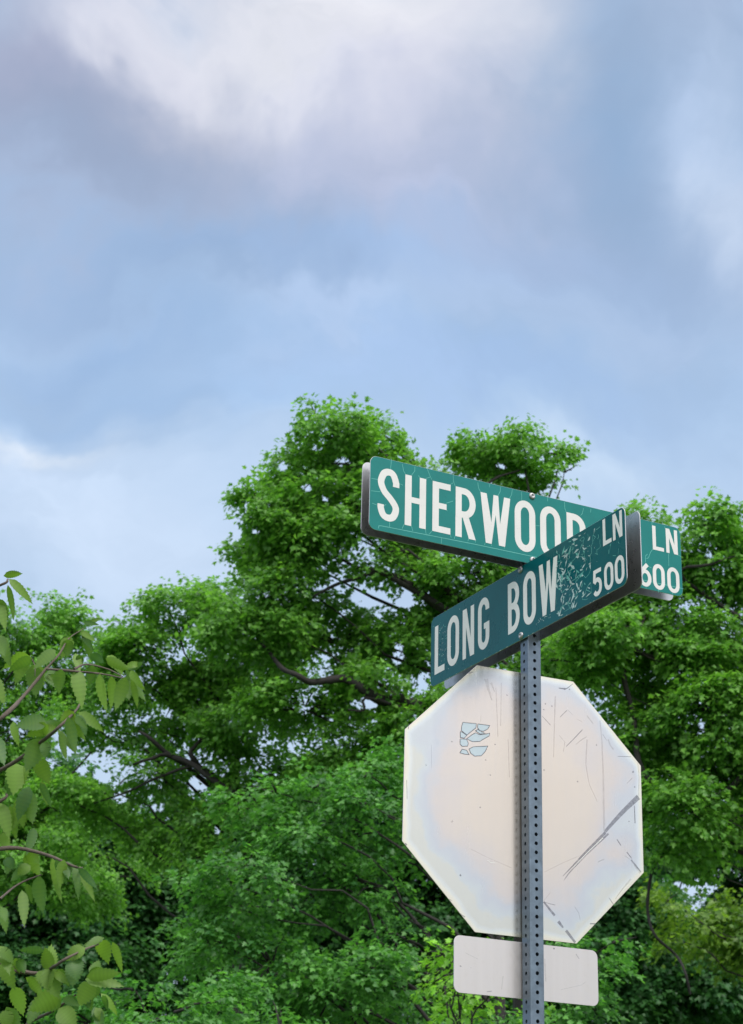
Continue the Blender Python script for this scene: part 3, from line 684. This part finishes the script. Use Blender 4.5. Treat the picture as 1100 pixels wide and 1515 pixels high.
tree('maple_tree', 'broad maple with dark forked limb, between the left skyline dip and the tallest crown', 370, 33.5,
 [(320, 890, 42, 28), (300, 905, 60, 35), (245, 895, 35, 24), (330, 960, 85, 50), (220, 960, 60, 45), (270, 1030, 85, 50), (185, 1000, 42, 42), (365, 1060, 70, 45), (235, 1085, 55, 25, .7), (180, 1225, 70, 24, .5), (300, 1265, 60, 24, .5), (375, 1150, 60, 40), (120, 1250, 50, 20, .5), (400, 1220, 50, 30, .6), (165, 1085, 35, 20, .8), (300, 1210, 50, 30), (90, 1180, 50, 30), (160, 1170, 50, 25, .8), (230, 1140, 60, 30, .8), (260, 1240, 60, 30), (120, 1060, 40, 25, .7)],
 LEAF_A, dens=500, limbs=[([(380, 1200), (330, 1162), (283, 1134), (250, 1118), (222, 1090), (205, 1078)], .12, .035, -1.5), ([(282, 1130), (290, 1105), (303, 1088)], .09, .03, -1.5), ([(255, 1120), (225, 1122), (200, 1128)], .07, .03, -1.5), ([(300, 1140), (240, 1150), (190, 1170), (140, 1190)], .05, .02, -1)], trunk_r=.2)
tree('maple_tree', 'farther maple at the left edge of the picture, sky showing through its thin lower crown', -140, 41,
 [(30, 930, 48, 36), (85, 905, 35, 22), (115, 930, 35, 28), (45, 1000, 65, 45), (140, 960, 34, 34), (20, 1080, 45, 45), (95, 1030, 50, 30, .8), (20, 1170, 60, 50), (90, 1210, 55, 35, .8), (30, 1260, 75, 60), (130, 1300, 80, 45), (-60, 960, 70, 60), (-80, 1100, 70, 70), (-60, 1240, 80, 70), (-160, 1000, 70, 70), (-160, 1150, 70, 80), (160, 1190, 40, 20, .5)],
 LEAF_A, dens=330, size=.10, limbs=[([(60, 1200), (105, 1155), (140, 1110), (150, 1080)], .05, .02, -1), ([(110, 1200), (150, 1185), (190, 1150), (230, 1130)], .05, .02, -1)], trunk_r=.34)
tree('maple_tree', 'maple filling the right edge, seen beside and above the octagonal sign', 1210, 27,
 [(960, 775, 30, 24), (1040, 772, 38, 26), (1092, 790, 34, 34), (985, 830, 45, 36), (1060, 850, 48, 45), (1000, 915, 70, 45), (890, 930, 45, 32), (860, 985, 48, 40), (1085, 950, 50, 50), (950, 1010, 70, 42), (1050, 1055, 60, 50), (1000, 1125, 55, 42), (1085, 1150, 42, 50), (965, 1180, 36, 36), (1080, 1230, 45, 35), (1020, 1200, 50, 35), (1000, 1270, 50, 25, .7), (930, 1090, 40, 40), (1040, 950, 50, 40), (1095, 1060, 40, 50), (900, 870, 50, 40),
  (1160, 860, 70, 70), (1180, 1000, 80, 80), (1170, 1160, 70, 80), (1270, 920, 80, 80), (1280, 1080, 80, 90)],
 LEAF_A, dens=760, size=.085, limb_k=.3, limbs=[([(1110, 1270), (1000, 1200), (950, 1140), (940, 1085), (935, 1050), (926, 1005), (925, 960)], .075, .05, -.5), ([(1120, 1150), (1075, 1170), (1035, 1185), (990, 1195), (955, 1205)], .06, .03, -.5), ([(1160, 1190), (1070, 1222), (1000, 1250), (968, 1280), (955, 1318), (961, 1355), (975, 1386), (994, 1410), (1006, 1436), (1016, 1470)], .04, .025, -.2), ([(930, 960), (945, 935), (958, 905)], .06, .03, -1.3),
  ([(1010, 860), (1050, 838), (1095, 820)], .05, .02, -1.2)], trunk_r=.34)
tree('maple_sapling', 'young tree with drooping bright sprays before the maples, left of the octagonal sign', 745, 22,
 [(408, 1172, 34, 20), (470, 1165, 50, 34), (545, 1145, 45, 36), (592, 1125, 26, 45), (440, 1230, 65, 40), (520, 1240, 65, 48), (365, 1295, 60, 32), (445, 1330, 80, 42), (545, 1310, 45, 40), (305, 1390, 50, 22), (400, 1425, 85, 42), (520, 1440, 75, 45), (340, 1340, 40, 22), (600, 1390, 40, 24, .5), (470, 1510, 90, 45), (590, 1500, 45, 30, .6), (300, 1300, 40, 14), (280, 1385, 40, 12), (350, 1190, 40, 14), (380, 1240, 50, 14), (330, 1430, 60, 16), (545, 1190, 50, 20), (600, 1250, 40, 30)],
 LEAF_B, dens=800, size=.068, trunk_r=.13, tilt=.8, flat=.13, boost=2.9, limb_k=.5, group='young trees in front of the maples')
tree('maple_sapling', 'bright green young tree along the bottom edge, left of the middle', 230, 17,
 [(255, 1500, 80, 32), (335, 1478, 50, 28), (140, 1515, 55, 30), (200, 1465, 35, 18), (300, 1545, 110, 35), (420, 1530, 60, 28), (90, 1495, 35, 22)],
 LEAF_B, dens=900, size=.058, trunk_r=.09, tilt=.8, flat=.13, boost=2.9, limb_k=.5, group='young trees in front of the maples')
tree('maple_sapling', 'yellow green leaf sprays hanging close left of the small plaque, on a young tree', 735, 19,
 [(700, 1395, 26, 14), (668, 1410, 20, 14), (682, 1440, 26, 16), (655, 1450, 20, 12), (666, 1478, 16, 16), (702, 1478, 20, 18), (745, 1440, 30, 24)],
 LEAF_S, dens=560, size=.066, trunk_r=.05, tilt=.8, flat=.13, boost=2.6, limb_k=.5, group='young trees in front of the maples')
tree('maple_sapling', 'mid green young tree low behind the right end of the small plaque', 800, 21,
 [(870, 1410, 34, 18), (905, 1395, 24, 12, .7), (850, 1465, 45, 24), (800, 1500, 50, 24), (740, 1515, 50, 22), (890, 1438, 30, 14), (830, 1400, 36, 16), (870, 1495, 30, 16), (700, 1535, 50, 18)],
 LEAF_B, dens=650, size=.066, trunk_r=.08, tilt=.8, flat=.13, boost=2.6, limb_k=.5, group='young trees in front of the maples')
tree('yellow_green_tree', 'yellow green tree far back at the right, seen under the maple limbs', 1230, 42,
 [(1062, 1385, 26, 28, .8), (985, 1335, 20, 20, .6), (1092, 1350, 22, 28, .8), (1030, 1362, 20, 16, .6), (1120, 1400, 40, 36), (1000, 1390, 18, 14, .5)], LEAF_Y, dens=330, size=.13, trunk_r=.2, group='far trees behind the maples')
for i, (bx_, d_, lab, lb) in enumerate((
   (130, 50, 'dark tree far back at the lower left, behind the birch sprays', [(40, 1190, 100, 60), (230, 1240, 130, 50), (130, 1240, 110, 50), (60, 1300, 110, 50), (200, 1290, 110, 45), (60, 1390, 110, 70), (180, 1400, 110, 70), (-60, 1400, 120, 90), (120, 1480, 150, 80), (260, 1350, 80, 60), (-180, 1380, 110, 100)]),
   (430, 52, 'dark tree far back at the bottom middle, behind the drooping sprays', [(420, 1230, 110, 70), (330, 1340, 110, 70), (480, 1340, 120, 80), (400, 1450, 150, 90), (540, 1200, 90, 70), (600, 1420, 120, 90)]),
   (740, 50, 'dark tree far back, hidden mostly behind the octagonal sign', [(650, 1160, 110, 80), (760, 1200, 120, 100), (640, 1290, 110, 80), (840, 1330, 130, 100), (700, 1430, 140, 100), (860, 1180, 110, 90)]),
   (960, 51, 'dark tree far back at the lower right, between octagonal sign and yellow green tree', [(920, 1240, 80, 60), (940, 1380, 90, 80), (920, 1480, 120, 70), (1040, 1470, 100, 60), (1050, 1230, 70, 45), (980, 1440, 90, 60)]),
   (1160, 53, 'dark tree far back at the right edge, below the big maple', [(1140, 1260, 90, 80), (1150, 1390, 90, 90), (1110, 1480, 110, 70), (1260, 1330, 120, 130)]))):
    tree('background_tree', lab, bx_, d_, lb, LEAF_SHADED, dens=300, size=.15, trunk_r=.3, group='far trees behind the maples')

# ------------------------------------------------------------------ near birch at the left edge
sr = random.Random(21)
root_p = at(-330, 1300, 4.5); bx, by = root_p.x, 4.5
birch = empty('birch_tree', Matrix.Translation((bx, by, 0)), 'near birch reaching in from the left edge with large toothed hanging leaves', 'tree')
DIST = {}
def bd_(px, py): return 4.25 + .18*sin(py*.021+1) + .08*sin(px*.05)
LV = [(6, 852, 31, 849, 11), (14, 857, 46, 891, 13), (12, 866, 20, 914, 9), (-2, 888, 8, 930, 16), (45, 972, 7, 988, 22), (44, 970, 24, 1010, 20), (82, 962, 52, 988, 20), (48, 985, 53, 1028, 28), (105, 942, 92, 972, 22), (112, 967, 118, 994, 13),
 (124, 937, 136, 977, 13), (134, 968, 152, 980, 14), (157, 974, 190, 990, 16), (190, 990, 210, 980, 10), (189, 992, 214, 1034, 15), (148, 997, 158, 1050, 15), (165, 1000, 164, 1046, 13), (186, 1002, 172, 1048, 21), (195, 1006, 203, 1044, 9), (91, 990, 88, 1025, 19),
 (113, 991, 121, 1045, 23), (137, 984, 132, 1012, 18), (73, 992, 82, 1016, 20), (110, 1053, 91, 1066, 14), (117, 1054, 151, 1081, 14), (115, 1057, 127, 1087, 10), (101, 1061, 112, 1112, 15), (70, 1070, 26, 1074, 24), (62, 1078, 90, 1068, 16), (90, 1084, 98, 1122, 9),
 (20, 1068, 28, 1102, 12), (62, 1092, 40, 1138, 30), (70, 1098, 68, 1120, 15), (54, 1122, 72, 1158, 24), (24, 1130, 20, 1174, 34), (28, 1144, 14, 1176, 26), (40, 1168, 48, 1216, 25), (60, 1158, 75, 1192, 10), (0, 1188, 13, 1238, 22), (15, 1192, 24, 1240, 14),
 (4, 1232, 11, 1260, 16), (15, 1266, 10, 1292, 16), (38, 1262, 58, 1294, 21), (78, 1270, 91, 1332, 12), (95, 1272, 89, 1312, 17), (110, 1281, 116, 1328, 11), (118, 1282, 139, 1330, 12), (42, 1278, 18, 1302, 16), (58, 1296, 64, 1348, 20), (33, 1318, 36, 1368, 15),
 (40, 1308, 47, 1334, 10), (0, 1340, 9, 1378, 14), (65, 1406, 31, 1406, 11), (70, 1434, 76, 1400, 23), (126, 1402, 101, 1420, 18), (151, 1387, 126, 1405, 10), (147, 1391, 160, 1424, 22), (167, 1394, 180, 1436, 11), (6, 1422, 22, 1462, 25), (28, 1418, 36, 1438, 14),
 (67, 1434, 86, 1474, 30), (85, 1434, 102, 1458, 13), (112, 1424, 108, 1458, 26), (127, 1449, 180, 1459, 18), (136, 1452, 117, 1487, 27), (88, 1472, 46, 1494, 30), (100, 1473, 114, 1494, 12), (129, 1472, 135, 1494, 14), (88, 1492, 112, 1520, 30), (44, 1448, 62, 1472, 13),
 (138, 1446, 146, 1422, 18), (150, 1470, 172, 1500, 10), (0, 940, 16, 985, 20), (-14, 1000, 6, 1040, 24), (-10, 1090, 6, 1130, 22), (30, 1180, 20, 1225, 20), (50, 1225, 40, 1262, 15), (0, 1400, 14, 1440, 18), (20, 1460, 34, 1500, 22), (60, 1478, 42, 1515, 20), (140, 1490, 152, 1525, 16), (10, 1490, 24, 1530, 22),
 (120, 935, 140, 948, 8), (128, 925, 148, 915, 7)]
for i in range(60):      # sprays outside the frame, on the rest of the tree
    x = -sr.uniform(25, 420); y = sr.uniform(780, 1560); a = sr.uniform(.2, 2.6); l = sr.uniform(34, 54); LV.append((x, y, x+l*cos(a), y+l*sin(a), l*.5))
for x0, y0, x1, y1, w_ in LV[:86]:
    if sr.random() < .7:
        a = sr.uniform(-.5, .5); dx, dy = x1-x0, y1-y0; k = sr.uniform(.6, .95); LV.append((x0+sr.uniform(-6, 6), y0+sr.uniform(-4, 8), x0+(dx*cos(a)-dy*sin(a))*k, y0+(dx*sin(a)+dy*cos(a))*k, w_*sr.uniform(.8, 1.05)))
VV = []; II = []; SH = []; nv = 0
for (x0, y0, x1, y1, w_) in LV:
    d0 = bd_(x0, y0) + sr.uniform(-.03, .03); A = at(x0, y0, d0); Bq = at(x1, y1, d0 + sr.uniform(-.03, .03))
    ax = Bq - A; L = ax.length*1.06; ax.normalize(); view = ray((x0+x1)/2, (y0+y1)/2).normalized()
    sidev = ax.cross(view).normalized(); tiltv = sr.uniform(-.7, .7); sidev = (sidev*cos(tiltv) + view*sin(tiltv)).normalized(); up = sidev.cross(ax).normalized()
    if up.z < 0: up = -up
    wm = .92*w_/F*4.25/max(.62, cos(tiltv)); ns = 17; arch = sr.uniform(.06, .20)*L*(1 if abs(ax.z) < .8 else .5); fold = sr.uniform(.05, .3); shade = sr.uniform(.1, .95); twist = sr.uniform(-.35, .35)
    rows = []
    for k in range(ns+1):
        t = k/ns; prof = (sin(pi*t**.66)**.85 if t < .8 else sin(pi*.8**.66)**.85*((1-t)/.2)**1.25) if 0 < t < 1 else 0.
        hwid = wm/2*prof*(1.0 + (.13 if k % 2 else -.08)) + (.0012 if 0 < t < 1 else .0003)
        c = A + ax*(L*t) + up*(arch*4*t*(1-t)*.5) ; tw = twist*t; sv = sidev*cos(tw) + up*sin(tw)
        rows.append([c - sv*hwid + up*hwid*fold + ax*(.003 if k % 2 else -.001), c, c + sv*hwid + up*hwid*fold + ax*(.003 if k % 2 else -.001)])
    for r_ in rows: VV += [tuple(p - Vector((bx, by, 0))) for p in r_]
    for k in range(ns):
        o = nv + k*3; II += [o, o+1, o+4, o+3, o+1, o+2, o+5, o+4]
    SH += [shade + (.0 if j != 1 else .14) + (.07 if i_ % 2 else -.05) for i_ in range(len(rows)) for j in range(3)]; nv += len(rows)*3  # alternating rows paint the pleats' light and shade into the leaf tone
me = np_mesh('foliage', np.array(VV), np.array(II), 4, {'leaf': np.clip(SH, 0, 1)}); link('foliage', me, LEAF_N, birch, True)
TW = [([(-330, 1330), (-120, 1160), (0, 1064), (35, 1030), (70, 988)], .0062, .0036), ([(70, 990), (110, 993), (150, 997), (186, 1004)], .0035, .0015), ([(110, 990), (128, 983), (160, 990), (182, 1001)], .003, .0012), ([(-200, 1240), (0, 1140), (58, 1100), (85, 1078), (112, 1052), (118, 1042)], .006, .002),
 ([(-330, 1000), (-100, 900), (0, 866), (12, 857)], .006, .002), ([(70, 988), (88, 968), (102, 945), (124, 930)], .003, .0012), ([(-330, 1400), (-100, 1290), (0, 1256), (60, 1262), (110, 1282), (122, 1284)], .007, .002), ([(0, 1330), (28, 1308), (62, 1294)], .003, .0015),
 ([(-250, 1640), (0, 1545), (45, 1512), (80, 1495), (112, 1472)], .007, .002), ([(-330, 1440), (-60, 1420), (40, 1437), (64, 1446)], .005, .002), ([(-60, 1420), (50, 1440), (80, 1430), (95, 1420), (125, 1405), (146, 1397)], .005, .0018), ([(-100, 1240), (0, 1186), (12, 1172), (36, 1150)], .005, .002), ([(46, 972), (52, 985), (52, 1000)], .0012, .001)]
paths = [(np.array(smooth_path([np.array(at(x, y, bd_(max(x, 0), y))) for x, y in P], 5)) - np.array([bx, by, 0]), a, b) for P, a, b in TW]
paths.append((smooth_path([np.array(v) for v in ((0, 0, -.05), (.03, 0, 1.), (-.03, .02, 2.), (.02, -.02, 2.9), (.0, 0, 3.9))], 5), .055, .015))
tubes('trunk', paths, TWIG, birch)
